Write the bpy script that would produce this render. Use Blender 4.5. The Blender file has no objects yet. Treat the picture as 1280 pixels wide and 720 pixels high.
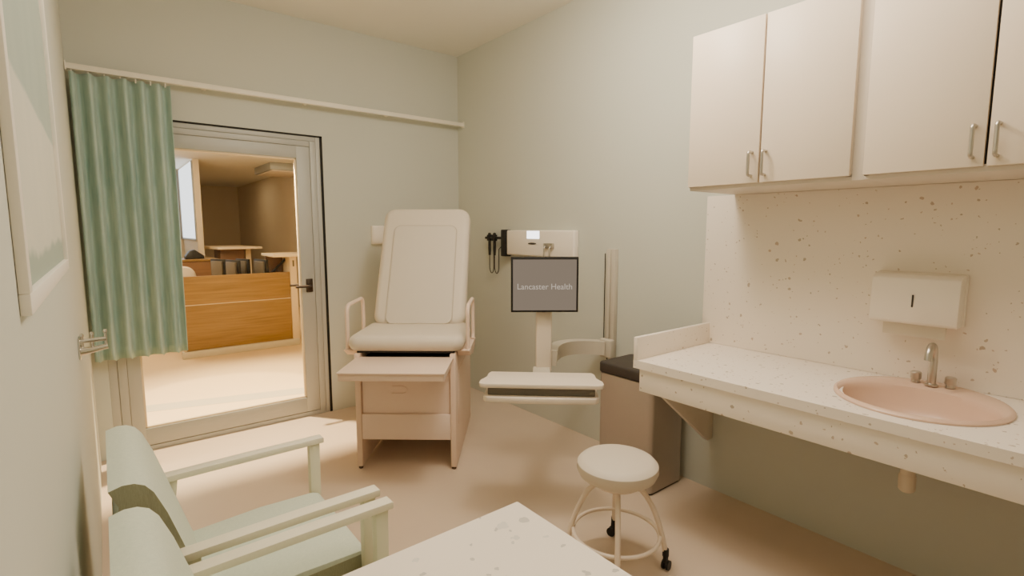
import bpy, bmesh, math, random
from mathutils import Vector, Matrix
random.seed(7)
PI = math.pi
scene = bpy.context.scene
COL = scene.collection

# ------------------------------------------------------------------ materials
def lin(c):
    return tuple((v / 12.92 if v <= 0.04045 else ((v + 0.055) / 1.055) ** 2.4) for v in c)

def rgb(r, g, b):
    return lin((r / 255, g / 255, b / 255)) + (1,)

def new_mat(name):
    m = bpy.data.materials.new(name); m.use_nodes = True
    nt = m.node_tree; nt.nodes.clear()
    out = nt.nodes.new('ShaderNodeOutputMaterial')
    return m, nt, out

def N(nt, kind, **kw):
    n = nt.nodes.new(kind)
    for k, v in kw.items():
        if k in n.inputs: n.inputs[k].default_value = v
        else: setattr(n, k, v)
    return n

def mix_rgb(nt, fac, a, b, blend='MIX'):
    n = nt.nodes.new('ShaderNodeMix'); n.data_type = 'RGBA'; n.blend_type = blend
    for sock, v in ((n.inputs[0], fac), (n.inputs[6], a), (n.inputs[7], b)):
        if hasattr(v, 'is_linked') or hasattr(v, 'links'): nt.links.new(v, sock)
        else: sock.default_value = v
    return n.outputs[2]

def plain(name, col, rough=0.5, metal=0.0, var=0.04, scale=6.0, bump=0.0, bscale=80.0, spec=0.4, coat=0.0):
    """principled surface with a faint noise variation of its colour and an optional fine bump"""
    m, nt, out = new_mat(name)
    p = N(nt, 'ShaderNodeBsdfPrincipled')
    p.inputs['Roughness'].default_value = rough; p.inputs['Metallic'].default_value = metal
    p.inputs['Specular IOR Level'].default_value = spec; p.inputs['Coat Weight'].default_value = coat
    tc = N(nt, 'ShaderNodeTexCoord')
    no = N(nt, 'ShaderNodeTexNoise', Scale=scale, Detail=3.0); nt.links.new(tc.outputs['Object'], no.inputs['Vector'])
    dark = tuple(v * (1 - var) for v in col[:3]) + (1,); light = tuple(min(1, v * (1 + var)) for v in col[:3]) + (1,)
    c = mix_rgb(nt, no.outputs['Fac'], dark, light)
    nt.links.new(c, p.inputs['Base Color'])
    if bump:
        nb = N(nt, 'ShaderNodeTexNoise', Scale=bscale, Detail=2.0); nt.links.new(tc.outputs['Object'], nb.inputs['Vector'])
        b = N(nt, 'ShaderNodeBump', Strength=bump, Distance=0.004); nt.links.new(nb.outputs['Fac'], b.inputs['Height'])
        nt.links.new(b.outputs['Normal'], p.inputs['Normal'])
    nt.links.new(p.outputs[0], out.inputs[0])
    return m

def terrazzo(name, base, layers, rough=0.35):
    """solid surface with scattered chips: each layer (scale, threshold, share, colour a, colour b)"""
    m, nt, out = new_mat(name)
    p = N(nt, 'ShaderNodeBsdfPrincipled', Roughness=rough)
    tc = N(nt, 'ShaderNodeTexCoord')
    wn = N(nt, 'ShaderNodeTexNoise', Scale=60.0, Detail=2.0); nt.links.new(tc.outputs['Object'], wn.inputs['Vector'])
    wo = N(nt, 'ShaderNodeVectorMath', operation='MULTIPLY_ADD')
    wo.inputs[1].default_value = (0.018,) * 3
    nt.links.new(wn.outputs['Color'], wo.inputs[0]); nt.links.new(tc.outputs['Object'], wo.inputs[2])
    cur = base
    for sc, th, share, ca, cb in layers:
        v = N(nt, 'ShaderNodeTexVoronoi', Scale=sc); nt.links.new(wo.outputs[0], v.inputs['Vector'])
        sep = N(nt, 'ShaderNodeSeparateColor'); nt.links.new(v.outputs['Color'], sep.inputs[0])
        pick = N(nt, 'ShaderNodeMath', operation='LESS_THAN'); pick.inputs[1].default_value = share
        nt.links.new(sep.outputs[0], pick.inputs[0])
        siz = N(nt, 'ShaderNodeMath', operation='MULTIPLY_ADD'); siz.inputs[1].default_value = th * 0.8; siz.inputs[2].default_value = th * 0.5
        nt.links.new(sep.outputs[1], siz.inputs[0])
        ins = N(nt, 'ShaderNodeMath', operation='LESS_THAN')
        nt.links.new(v.outputs['Distance'], ins.inputs[0]); nt.links.new(siz.outputs[0], ins.inputs[1])
        both = N(nt, 'ShaderNodeMath', operation='MULTIPLY'); nt.links.new(pick.outputs[0], both.inputs[0]); nt.links.new(ins.outputs[0], both.inputs[1])
        chip = mix_rgb(nt, sep.outputs[2], ca, cb)
        cur = mix_rgb(nt, both.outputs[0], cur, chip)
    nt.links.new(cur, p.inputs['Base Color']); nt.links.new(p.outputs[0], out.inputs[0])
    return m

def fabric(name, a, b, scale=700.0, stretch=(1, 1, 1), rough=0.9):
    m, nt, out = new_mat(name)
    p = N(nt, 'ShaderNodeBsdfPrincipled', Roughness=rough); p.inputs['Specular IOR Level'].default_value = 0.15
    p.inputs['Sheen Weight'].default_value = 0.15
    tc = N(nt, 'ShaderNodeTexCoord'); mp = N(nt, 'ShaderNodeMapping'); mp.inputs['Scale'].default_value = stretch
    nt.links.new(tc.outputs['Object'], mp.inputs['Vector'])
    n1 = N(nt, 'ShaderNodeTexNoise', Scale=scale, Detail=3.0); nt.links.new(mp.outputs[0], n1.inputs['Vector'])
    n2 = N(nt, 'ShaderNodeTexNoise', Scale=scale * 0.22, Detail=4.0); nt.links.new(mp.outputs[0], n2.inputs['Vector'])
    f = N(nt, 'ShaderNodeMath', operation='MULTIPLY_ADD'); f.inputs[1].default_value = 0.55
    nt.links.new(n1.outputs['Fac'], f.inputs[0])
    g = N(nt, 'ShaderNodeMath', operation='MULTIPLY'); g.inputs[1].default_value = 0.45
    nt.links.new(n2.outputs['Fac'], g.inputs[0]); nt.links.new(g.outputs[0], f.inputs[2])
    r = N(nt, 'ShaderNodeMapRange'); r.inputs['From Min'].default_value = 0.3; r.inputs['From Max'].default_value = 0.7
    nt.links.new(f.outputs[0], r.inputs['Value'])
    nt.links.new(mix_rgb(nt, r.outputs[0], a, b), p.inputs['Base Color'])
    bp = N(nt, 'ShaderNodeBump', Strength=0.15, Distance=0.002); nt.links.new(n1.outputs['Fac'], bp.inputs['Height'])
    nt.links.new(bp.outputs[0], p.inputs['Normal']); nt.links.new(p.outputs[0], out.inputs[0])
    return m

def wood(name, a, b, stretch=(1.2, 20, 26)):
    m, nt, out = new_mat(name)
    p = N(nt, 'ShaderNodeBsdfPrincipled', Roughness=0.45)
    tc = N(nt, 'ShaderNodeTexCoord'); mp = N(nt, 'ShaderNodeMapping'); mp.inputs['Scale'].default_value = stretch
    nt.links.new(tc.outputs['Object'], mp.inputs['Vector'])
    n1 = N(nt, 'ShaderNodeTexNoise', Scale=1.6, Detail=6.0, Distortion=0.6); nt.links.new(mp.outputs[0], n1.inputs['Vector'])
    r = N(nt, 'ShaderNodeMapRange'); r.inputs['From Min'].default_value = 0.3; r.inputs['From Max'].default_value = 0.7
    nt.links.new(n1.outputs['Fac'], r.inputs['Value'])
    nt.links.new(mix_rgb(nt, r.outputs[0], a, b), p.inputs['Base Color']); nt.links.new(p.outputs[0], out.inputs[0])
    return m

def glow(name, col, strength):
    m, nt, out = new_mat(name)
    tc = N(nt, 'ShaderNodeTexCoord'); no = N(nt, 'ShaderNodeTexNoise', Scale=3.0); nt.links.new(tc.outputs['Object'], no.inputs['Vector'])
    c = mix_rgb(nt, no.outputs['Fac'], tuple(v * 0.96 for v in col[:3]) + (1,), col)
    e = N(nt, 'ShaderNodeEmission', Strength=strength); nt.links.new(c, e.inputs[0]); nt.links.new(e.outputs[0], out.inputs[0])
    return m

def clear_glass(name):
    m, nt, out = new_mat(name)
    t = N(nt, 'ShaderNodeBsdfTransparent'); t.inputs[0].default_value = (0.98, 0.985, 0.97, 1)
    g = N(nt, 'ShaderNodeBsdfGlossy', Roughness=0.02)
    lw = N(nt, 'ShaderNodeLayerWeight', Blend=0.5)
    p4 = N(nt, 'ShaderNodeMath', operation='POWER'); p4.inputs[1].default_value = 4.0; nt.links.new(lw.outputs['Facing'], p4.inputs[0])
    sc = N(nt, 'ShaderNodeMath', operation='MULTIPLY_ADD'); sc.inputs[1].default_value = .3; sc.inputs[2].default_value = .015; nt.links.new(p4.outputs[0], sc.inputs[0])
    mx = N(nt, 'ShaderNodeMixShader')
    nt.links.new(sc.outputs[0], mx.inputs[0]); nt.links.new(t.outputs[0], mx.inputs[1]); nt.links.new(g.outputs[0], mx.inputs[2])
    nt.links.new(mx.outputs[0], out.inputs[0])
    return m

def painting(name):
    """pale abstract landscape: a soft grey-teal diagonal field over bone white, a teal strip along the foot (object y along, z up)"""
    m, nt, out = new_mat(name)
    p = N(nt, 'ShaderNodeBsdfPrincipled', Roughness=0.6)
    tc = N(nt, 'ShaderNodeTexCoord')
    no = N(nt, 'ShaderNodeTexNoise', Scale=7.0, Detail=5.0); nt.links.new(tc.outputs['Object'], no.inputs['Vector'])
    sx = N(nt, 'ShaderNodeSeparateXYZ'); nt.links.new(tc.outputs['Object'], sx.inputs[0])
    def line(a, b, c, wob, soft):
        # a*y + b*z + c (+ wobble) -> smooth step
        m1 = N(nt, 'ShaderNodeMath', operation='MULTIPLY'); m1.inputs[1].default_value = a; nt.links.new(sx.outputs[1], m1.inputs[0])
        m2 = N(nt, 'ShaderNodeMath', operation='MULTIPLY_ADD'); m2.inputs[1].default_value = b; nt.links.new(sx.outputs[2], m2.inputs[0]); nt.links.new(m1.outputs[0], m2.inputs[2])
        m3 = N(nt, 'ShaderNodeMath', operation='MULTIPLY_ADD'); m3.inputs[1].default_value = wob; nt.links.new(no.outputs['Fac'], m3.inputs[0]); nt.links.new(m2.outputs[0], m3.inputs[2])
        r = N(nt, 'ShaderNodeMapRange'); r.inputs['From Min'].default_value = -c - soft; r.inputs['From Max'].default_value = -c + soft
        nt.links.new(m3.outputs[0], r.inputs['Value']); return r.outputs[0]
    base = mix_rgb(nt, no.outputs['Fac'], rgb(200, 202, 188), rgb(214, 212, 196))
    d = mix_rgb(nt, no.outputs['Fac'], rgb(158, 174, 164), rgb(178, 188, 176))
    c = mix_rgb(nt, line(0.01, 1.0, -0.385, 0.02, 0.006), base, d)             # soft teal sky over pale sand
    c = mix_rgb(nt, line(0.9, 1.0, -1.72, 0.02, 0.008), c, rgb(206, 206, 192))
    c = mix_rgb(nt, line(0.02, -1.0, 0.045, 0.05, 0.008), c, rgb(160, 174, 162))
    nt.links.new(c, p.inputs['Base Color']); nt.links.new(p.outputs[0], out.inputs[0])
    return m

M = {}
M['wall'] = plain('sage_wall_paint', rgb(199, 201, 190), 0.75, var=0.015, scale=2.0, bump=0.03, bscale=220)
M['wall_left'] = M['wall']
M['ceiling'] = plain('ceiling_paint', rgb(230, 227, 217), 0.85, var=0.01)
M['floor'] = plain('vinyl_floor', rgb(208, 189, 168), 0.42, var=0.03, scale=3.0, spec=0.3)
M['corr_floor'] = plain('corridor_vinyl', rgb(224, 200, 160), 0.5, var=0.03, scale=2.0, spec=0.25)
M['band'] = plain('grey_floor_band', rgb(192, 182, 160), 0.5, var=0.03)
M['corr_wall'] = plain('warm_corridor_paint', rgb(212, 198, 172), 0.8, var=0.02)
M['frame'] = plain('door_frame_metal', rgb(178, 178, 171), 0.45, 0.1, var=0.02)
M['shadow_gap'] = plain('black_shadow_gap', rgb(22, 20, 16), 0.7)
M['glass'] = clear_glass('door_glass')
M['bronze'] = plain('dark_bronze', rgb(78, 68, 60), 0.35, 0.8, var=0.05)
M['rail'] = plain('white_rail', rgb(236, 230, 214), 0.4)
M['curtain'] = fabric('green_curtain_cloth', rgb(134, 166, 158), rgb(186, 204, 192), 60.0, (1.0, 1.0, 0.10))
M['white'] = plain('white_laminate', rgb(234, 219, 199), 0.4, var=0.01)
M['white_dim'] = plain('white_carcass', rgb(218, 208, 194), 0.5, var=0.01)
M['dark_gap'] = plain('dark_interior', rgb(48, 44, 40), 0.7)
M['nickel'] = plain('brushed_nickel', rgb(196, 190, 180), 0.28, 0.9, var=0.03, scale=40)
M['chrome'] = plain('polished_chrome', rgb(225, 222, 215), 0.14, 1.0, var=0.02)
chipA, chipB = rgb(190, 170, 152), rgb(164, 156, 140)
M['terrazzo'] = terrazzo('speckled_solid_surface', rgb(242, 232, 219), [
    (30.0, 0.20, 0.34, rgb(204, 182, 162), rgb(182, 170, 152)),
    (62.0, 0.24, 0.24, rgb(210, 190, 172), rgb(188, 176, 158))])
M['terrazzo_fore'] = terrazzo('pale_speckled_solid_surface', rgb(246, 236, 221), [
    (22.0, 0.22, 0.32, rgb(206, 200, 190), rgb(226, 220, 210)),
    (45.0, 0.22, 0.22, rgb(214, 208, 198), rgb(200, 194, 184))])
M['sink'] = plain('blush_porcelain', rgb(218, 186, 164), 0.25, var=0.01, spec=0.5)
M['pvc'] = plain('cream_pvc', rgb(222, 208, 186), 0.45)
M['vinyl'] = plain('cream_upholstery', rgb(214, 203, 186), 0.5, var=0.012, scale=5, bump=0.03, bscale=500)
M['vinyl_panel'] = plain('cream_upholstery_panel', rgb(210, 200, 184), 0.55, var=0.012, scale=5, bump=0.03, bscale=500)
M['groove_shade'] = plain('beige_groove_shade', rgb(186, 174, 156), 0.6)
M['exam_metal'] = plain('blush_painted_steel', rgb(228, 204, 184), 0.45, var=0.012)
M['exam_front'] = plain('blush_painted_front', rgb(230, 210, 195), 0.45, var=0.012)
M['foot'] = plain('brown_rubber', rgb(90, 68, 52), 0.7)
M['stool_metal'] = plain('cream_tube', rgb(232, 216, 198), 0.35, var=0.01)
M['black'] = plain('black_plastic', rgb(28, 26, 24), 0.5, var=0.08)
M['charcoal'] = plain('charcoal_lid', rgb(62, 55, 50), 0.5, var=0.05)
M['steel_bin'] = plain('warm_grey_steel', rgb(178, 167, 156), 0.34, 0.45, var=0.03, scale=30)
M['tray'] = plain('pale_tray_plastic', rgb(224, 211, 194), 0.45, var=0.01)
M['arm'] = plain('arm_casting', rgb(196, 188, 172), 0.45, var=0.01)
M['tray_gap'] = plain('grey_tray_body', rgb(112, 106, 96), 0.55)
M['screen'] = glow('screen_grey', rgb(131, 117, 102), 0.75)
M['letters'] = glow('screen_letters', rgb(186, 172, 156), 0.85)
M['display'] = glow('lit_display', (1.0, 0.98, 0.95, 1), 2.5)
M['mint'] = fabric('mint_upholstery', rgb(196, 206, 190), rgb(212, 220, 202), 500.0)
M['mint_shade'] = fabric('mint_upholstery_shaded', rgb(150, 152, 128), rgb(176, 176, 150), 260.0, (6, 6, 0.5))  # darker mint copy: shade on the chair sides put into the colour
M['armwood'] = plain('pale_ash_arm', rgb(234, 228, 206), 0.45, var=0.02, scale=12)
M['post'] = plain('pale_ash_post', rgb(220, 216, 190), 0.5, var=0.02, scale=12)
M['oak'] = wood('honey_oak', rgb(130, 100, 48), rgb(158, 124, 66))
M['walnut'] = wood('brown_wood', rgb(112, 78, 46), rgb(132, 94, 58))
M['slab'] = plain('cream_slab', rgb(226, 208, 176), 0.45)
M['cream'] = plain('cream_panel', rgb(222, 204, 170), 0.5)
M['plinth'] = plain('grey_cream_plinth', rgb(206, 200, 182), 0.5)
M['monitor'] = plain('grey_monitor_back', rgb(96, 88, 76), 0.5, var=0.05)
M['day'] = glow('daylight_pane', (0.93, 0.96, 1.0, 1), 1.6)
M['mullion'] = plain('window_metal', rgb(160, 164, 164), 0.4, 0.3)
M['paint'] = painting('abstract_landscape')
M['whiteframe'] = plain('white_picture_frame', rgb(236, 230, 218), 0.45, var=0.01)
M['paper'] = plain('paper_towel', rgb(222, 214, 198), 0.9, bump=0.1, bscale=300)
M['dispenser'] = plain('ivory_plastic', rgb(240, 231, 217), 0.4, var=0.01)

# ------------------------------------------------------------------ geometry helpers
class G:
    """collects pieces into one bmesh"""
    def __init__(s): s.bm = bmesh.new()
    def take(s, bm, mat=None):
        if mat is not None: bmesh.ops.transform(bm, matrix=mat, verts=bm.verts)
        me = bpy.data.meshes.new('tmp'); bm.to_mesh(me); bm.free(); s.bm.from_mesh(me); bpy.data.meshes.remove(me)
        return s
    def box(s, x0, x1, y0, y1, z0, z1, b=0.003, seg=2, mat=None):
        bm = bmesh.new(); bmesh.ops.create_cube(bm, size=1.0)
        for v in bm.verts:
            v.co = Vector((x0 + (v.co.x + .5) * (x1 - x0), y0 + (v.co.y + .5) * (y1 - y0), z0 + (v.co.z + .5) * (z1 - z0)))
        b = min(b, 0.49 * min(abs(x1 - x0), abs(y1 - y0), abs(z1 - z0)))
        if b > 0: bmesh.ops.bevel(bm, geom=list(bm.edges), offset=b, segments=seg, profile=0.5, affect='EDGES')
        return s.take(bm, mat)
    def prism(s, pts, axis, a, c, b=0.0, seg=2, mat=None):
        """polygon in the two other axes (x: (y,z); y: (x,z); z: (x,y)) extruded along axis from a to c"""
        def P(p, t):
            return {'x': (t, p[0], p[1]), 'y': (p[0], t, p[1]), 'z': (p[0], p[1], t)}[axis]
        bm = bmesh.new()
        lo = [bm.verts.new(P(p, a)) for p in pts]; hi = [bm.verts.new(P(p, c)) for p in pts]
        n = len(pts)
        bm.faces.new(lo); bm.faces.new(hi)
        for i in range(n): bm.faces.new((lo[i], lo[(i + 1) % n], hi[(i + 1) % n], hi[i]))
        bmesh.ops.recalc_face_normals(bm, faces=bm.faces)
        if b > 0:
            ed = [e for e in bm.edges if len(e.link_faces) == 2 and e.calc_face_angle(0) > 0.6]
            bmesh.ops.bevel(bm, geom=ed, offset=b, segments=seg, profile=0.5, affect='EDGES')
        return s.take(bm, mat)
    def tube(s, pts, r, n=12, closed=False, mat=None, flat=None):
        """round bar along pts; r a number or one radius per point; flat=(w, h) makes it a rectangular bar (w sideways, h up)"""
        pts = [Vector(p) for p in pts]; k = len(pts)
        rs = r if isinstance(r, (list, tuple)) else [r] * k
        bm = bmesh.new(); rings = []; up = None
        for i, p in enumerate(pts):
            if closed: t = pts[(i + 1) % k] - pts[i - 1]
            elif i == 0: t = pts[1] - pts[0]
            elif i == k - 1: t = pts[-1] - pts[-2]
            else: t = (pts[i + 1] - p).normalized() + (p - pts[i - 1]).normalized()
            t.normalize()
            if up is None:
                ref = Vector((0, 0, 1)) if abs(t.z) < 0.9 else Vector((1, 0, 0))
                up = (ref - t * ref.dot(t)).normalized()
            else: up = (up - t * up.dot(t)).normalized()
            sd = t.cross(up)
            if flat:
                w, h = flat
                cs = [(-w, -h), (w, -h), (w, h), (-w, h)]
                rings.append([bm.verts.new(p + sd * a + up * b) for a, b in cs])
            else:
                rings.append([bm.verts.new(p + (up * math.cos(2 * PI * j / n) + sd * math.sin(2 * PI * j / n)) * rs[i]) for j in range(n)])
        m = len(rings[0])
        for i in range(k if closed else k - 1):
            A, B = rings[i], rings[(i + 1) % k]
            for j in range(m): bm.faces.new((A[j], A[(j + 1) % m], B[(j + 1) % m], B[j]))
        if not closed: bm.faces.new(rings[0]); bm.faces.new(rings[-1])
        bmesh.ops.recalc_face_normals(bm, faces=bm.faces)
        return s.take(bm, mat)
    def lathe(s, prof, n=40, c=(0, 0, 0), mat=None, sx=1.0, sy=1.0):
        bm = bmesh.new(); rings = []
        for r, z in prof:
            if r < 1e-6: rings.append([bm.verts.new((c[0], c[1], c[2] + z))])
            else: rings.append([bm.verts.new((c[0] + sx * r * math.cos(2 * PI * j / n), c[1] + sy * r * math.sin(2 * PI * j / n), c[2] + z)) for j in range(n)])
        for A, B in zip(rings, rings[1:]):
            for j in range(n):
                j2 = (j + 1) % n
                if len(A) == 1 and len(B) == 1: continue
                if len(A) == 1: bm.faces.new((A[0], B[j2], B[j]))
                elif len(B) == 1: bm.faces.new((A[j], A[j2], B[0]))
                else: bm.faces.new((A[j], A[j2], B[j2], B[j]))
        bmesh.ops.recalc_face_normals(bm, faces=bm.faces)
        return s.take(bm, mat)
    def pad(s, w, h, rad, th, edge, mat=None, n=8, m=6, back=True):
        """upholstered pad: rounded rectangle w x h in the local xy plane, thickness th along z, edges rolled by radius edge"""
        bm = bmesh.new()
        def ring(ins, z):
            hw, hh, r = w / 2 - ins, h / 2 - ins, max(rad - ins, 0.004); out = []
            for cx, cy, a0 in ((hw - r, hh - r, 0), (-hw + r, hh - r, PI / 2), (-hw + r, -hh + r, PI), (hw - r, -hh + r, 1.5 * PI)):
                for i in range(n + 1):
                    a = a0 + PI / 2 * i / n; out.append(bm.verts.new((cx + r * math.cos(a), cy + r * math.sin(a), z)))
            return out
        rings = []
        for i in range(m + 1):
            a = PI / 2 * i / m; rings.append(ring(edge * (1 - math.sin(a)), edge * (1 - math.cos(a))))
        for i in range(m + 1):
            a = PI / 2 * i / m; rings.append(ring(edge * (1 - math.cos(a)), th - edge + edge * math.sin(a)))
        k = len(rings[0])
        for A, B in zip(rings, rings[1:]):
            for j in range(k): bm.faces.new((A[j], A[(j + 1) % k], B[(j + 1) % k], B[j]))
        bm.faces.new(rings[0]); bm.faces.new(rings[-1])
        bmesh.ops.recalc_face_normals(bm, faces=bm.faces)
        return s.take(bm, mat)

def obj(name, g, mat, parent=None, smooth=True):
    me = bpy.data.meshes.new(name); g.bm.to_mesh(me); g.bm.free()
    o = bpy.data.objects.new(name, me); COL.objects.link(o)
    me.materials.append(mat)
    if smooth:
        for p in me.polygons: p.use_smooth = True
        try: me.set_sharp_from_angle(angle=math.radians(38))
        except Exception: pass
    if parent: o.parent = parent
    return o

def tag(o, label, cat, group=None):
    o['label'] = label; o['category'] = cat
    if group: o['group'] = group
    return o

def thing(name, label, cat, loc=(0, 0, 0), rotz=0.0, group=None):
    o = bpy.data.objects.new(name, None); COL.objects.link(o); o.empty_display_size = 0.1
    o.location = loc; o.rotation_euler = (0, 0, rotz)
    return tag(o, label, cat, group)

def structure(o): o['kind'] = 'structure'; return o

def copy_tree(src, loc, rotz, label):
    r = src.copy(); COL.objects.link(r); r.location = loc; r.rotation_euler = (0, 0, rotz); r['label'] = label
    for ch in list(src.children):
        c = ch.copy(); COL.objects.link(c); c.parent = r
        for g in list(ch.children):
            d = g.copy(); COL.objects.link(d); d.parent = c
    return r

def bez(p0, p1, p2, p3, n=12):
    p0, p1, p2, p3 = map(Vector, (p0, p1, p2, p3)); out = []
    for i in range(n + 1):
        t = i / n; out.append(p0 * (1 - t) ** 3 + p1 * 3 * t * (1 - t) ** 2 + p2 * 3 * t * t * (1 - t) + p3 * t ** 3)
    return out

# ------------------------------------------------------------------ room
D, XR, XL, H = 4.1315, 2.6591, -0.0924, 3.0497
YF = -1.4            # wall behind the camera
CH = 2.6             # corridor ceiling
T = 0.10
structure(obj('floor', G().box(XL - .1, XR + .1, YF - .1, D + .05, -0.06, 0, 0), M['floor'], smooth=False))
structure(obj('ceiling', G().box(XL - .1, XR + .1, YF - .1, D + T, H, H + .06, 0), M['ceiling'], smooth=False))
g = G()
DX0, DX1, DZ = -0.016, 1.405, 2.207
g.box(XL - .1, DX0, D, D + T, 0, H, 0); g.box(DX1, XR + .1, D, D + T, 0, H, 0); g.box(DX0, DX1, D, D + T, DZ, H, 0)
structure(obj('wall_back', g, M['wall'], smooth=False))
structure(obj('wall_right', G().box(XR, XR + T, YF, D, 0, H, 0), M['wall'], smooth=False))
structure(obj('wall_left', G().box(XL - T, XL, YF, D, 0, H, 0), M['wall'], smooth=False))
structure(obj('wall_front', G().box(XL - .1, XR + .1, YF - T, YF, 0, H, 0), M['wall'], smooth=False))

# ---- glazed door
door = bpy.data.objects.new('door_1', None); COL.objects.link(door); structure(door)
door.location = ((DX0 + DX1) / 2, D, 0)
def D_(x): return x - (DX0 + DX1) / 2
g = G()                                   # black strip standing in for the shadow gap round the frame
g.box(D_(DX1) - .018, D_(DX1) + .0, -.001, .09, 0, DZ, 0); g.box(D_(DX0), D_(DX1), -.001, .09, DZ - .012, DZ, 0)
obj('shadow_gap', g, M['shadow_gap'], door, False)
g = G()
x0, x1, x2 = D_(DX0), D_(DX0) + .048, D_(DX0) + .097
X0, X1, X2 = D_(DX1) - .018, D_(1.352), D_(1.306)
zt0, zt1, zt2 = DZ - .012, 2.160, 2.118
g.box(x0, x1 - .002, .004, .09, 0, zt0, .002); g.box(X1 + .002, X0, .004, .09, 0, zt0, .002); g.box(x1 - .001, X1 + .001, .004, .09, zt1 + .002, zt0, .002)
g.box(x1, x2 - .002, .0, .09, 0, zt1, .002); g.box(X2 + .002, X1, .0, .09, 0, zt1, .002); g.box(x2 - .001, X2 + .001, .0, .09, zt2 + .002, zt1, .002)
g.box(x1, X1, .006, .09, 0, .032, .002)
g.box(x0 + .01, x2 + .02, .062, .088, 0, zt0 - .01, 0); g.box(X2 - .02, X0 - .01, .062, .088, 0, zt0 - .01, 0); g.box(x2, X2, .062, .088, zt2 - .02, zt0 - .01, 0); g.box(x2, X2, .062, .088, .02, .06, 0)
obj('door_frame', g, M['frame'], door)
gx0, gx1, gz0, gz1 = D_(0.153), D_(1.208), 0.154, 2.028
g = G()
g.box(x2, gx0, .004, .05, .037, zt2, .002); g.box(gx1, X2, .004, .05, .037, zt2, .002)
g.box(gx0 - .001, gx1 + .001, .004, .05, .037, gz0, .002); g.box(gx0 - .001, gx1 + .001, .004, .05, gz1, zt2, .002)
leaf = obj('door_leaf', g, M['frame'], door)
g = G()
for a in ((gx0, gx0 + .012, gz0, gz1), (gx1 - .012, gx1, gz0, gz1)): g.box(a[0], a[1], .012, .042, a[2], a[3], .002)
g.box(gx0, gx1, .012, .042, gz0, gz0 + .012, .002); g.box(gx0, gx1, .012, .042, gz1 - .012, gz1, .002)
obj('glazing_bead', g, M['cream'], leaf)
obj('glass_pane', G().box(gx0 + .004, gx1 - .004, .025, .031, gz0 + .004, gz1 - .004, 0), M['glass'], leaf, False)
g = G()
hx = D_(1.262)
for sgn, yb in ((-1, .004), (1, .05)):
    g.box(hx - .024, hx + .026, min(yb, yb + sgn * .012), max(yb, yb + sgn * .012), 1.0, 1.105, .004)
    g.tube([(hx, yb, 1.05), (hx, yb + sgn * .05, 1.05)], .011)
    g.tube([(hx + .005, yb + sgn * .05, 1.05), (hx - .05, yb + sgn * .052, 1.05), (hx - .115, yb + sgn * .05, 1.05)], .0105)
obj('door_handle', g, M['bronze'], leaf)

# ---- curtain rail and curtain
RY, RZ = 4.04, 2.432
rail = thing('curtain_rail', 'slim white curtain rail running wall to wall above the glass door', 'curtain rail', (0, RY, RZ))
obj('track', G().box(XL + .001, XR - .001, -.014, .014, -.017, .017, .005), M['rail'], rail)
for xx in (XL + .004, XR - .006): obj('end_bracket', G().box(xx - .002, xx + .004, -.022, .022, -.026, .026, .004), M['rail'], rail)
for xx in (0.62, 1.28, 1.94): obj('wall_bracket', G().box(xx - .012, xx + .012, .014, D - RY - .0005, -.008, .008, .002), M['rail'], rail)

cur = thing('privacy_curtain', 'pleated sage green curtain hanging beside the glass door', 'curtain', (0, RY, 0.67))
bm = bmesh.new(); NX, NZ = 168, 30; cx0, cx1, ztop = -0.083, 0.414, RZ - .032 - .67
grid = []
for k in range(NZ + 1):
    z = ztop * k / NZ; row = []
    for i in range(NX + 1):
        u = i / NX
        ph = 2 * PI * 6.0 * u + 0.22 * math.sin(5 * u) + .2
        a = 0.031 * (0.92 + 0.08 * math.sin(9 * u + 2)) * (1 - 0.10 * k / NZ)
        x = cx0 + (cx1 - cx0) * u * (1 - 0.012 * (1 - k / NZ)) + 0.011 * math.sin(ph + .5)
        y = -a * (math.sin(ph) + .30 * math.sin(2 * ph + 1.1)) - .004
        zz = z + (0.006 * math.sin(ph * 1.0 + 1) if k == 0 else 0)
        row.append(bm.verts.new((x, y, zz)))
    grid.append(row)
for k in range(NZ):
    for i in range(NX): bm.faces.new((grid[k][i], grid[k][i + 1], grid[k + 1][i + 1], grid[k + 1][i]))
g = G(); g.take(bm)
clo = obj('cloth', g, M['curtain'], cur)
so = clo.modifiers.new('thick', 'SOLIDIFY'); so.thickness = 0.002
for i in range(7):
    xx = cx0 + .02 + i * (cx1 - cx0 - .04) / 6
    obj('hook', G().tube([(xx, 0, ztop - .012), (xx, 0, ztop + .0145)], .004, 8), M['rail'], cur)

# ---- wall plate by the exam chair
g = G().box(-.055, .055, -.035, 0, -.078, .078, .008, 3)
sw = thing('wall_dispenser', 'small ivory box on the back wall between door and exam chair', 'wall box', (1.836, D - .001, 1.443))
obj('body', g, M['dispenser'], sw)
obj('cover', G().box(-.048, .048, -.041, -.033, -.07, .07, .004), M['dispenser'], sw)

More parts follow.
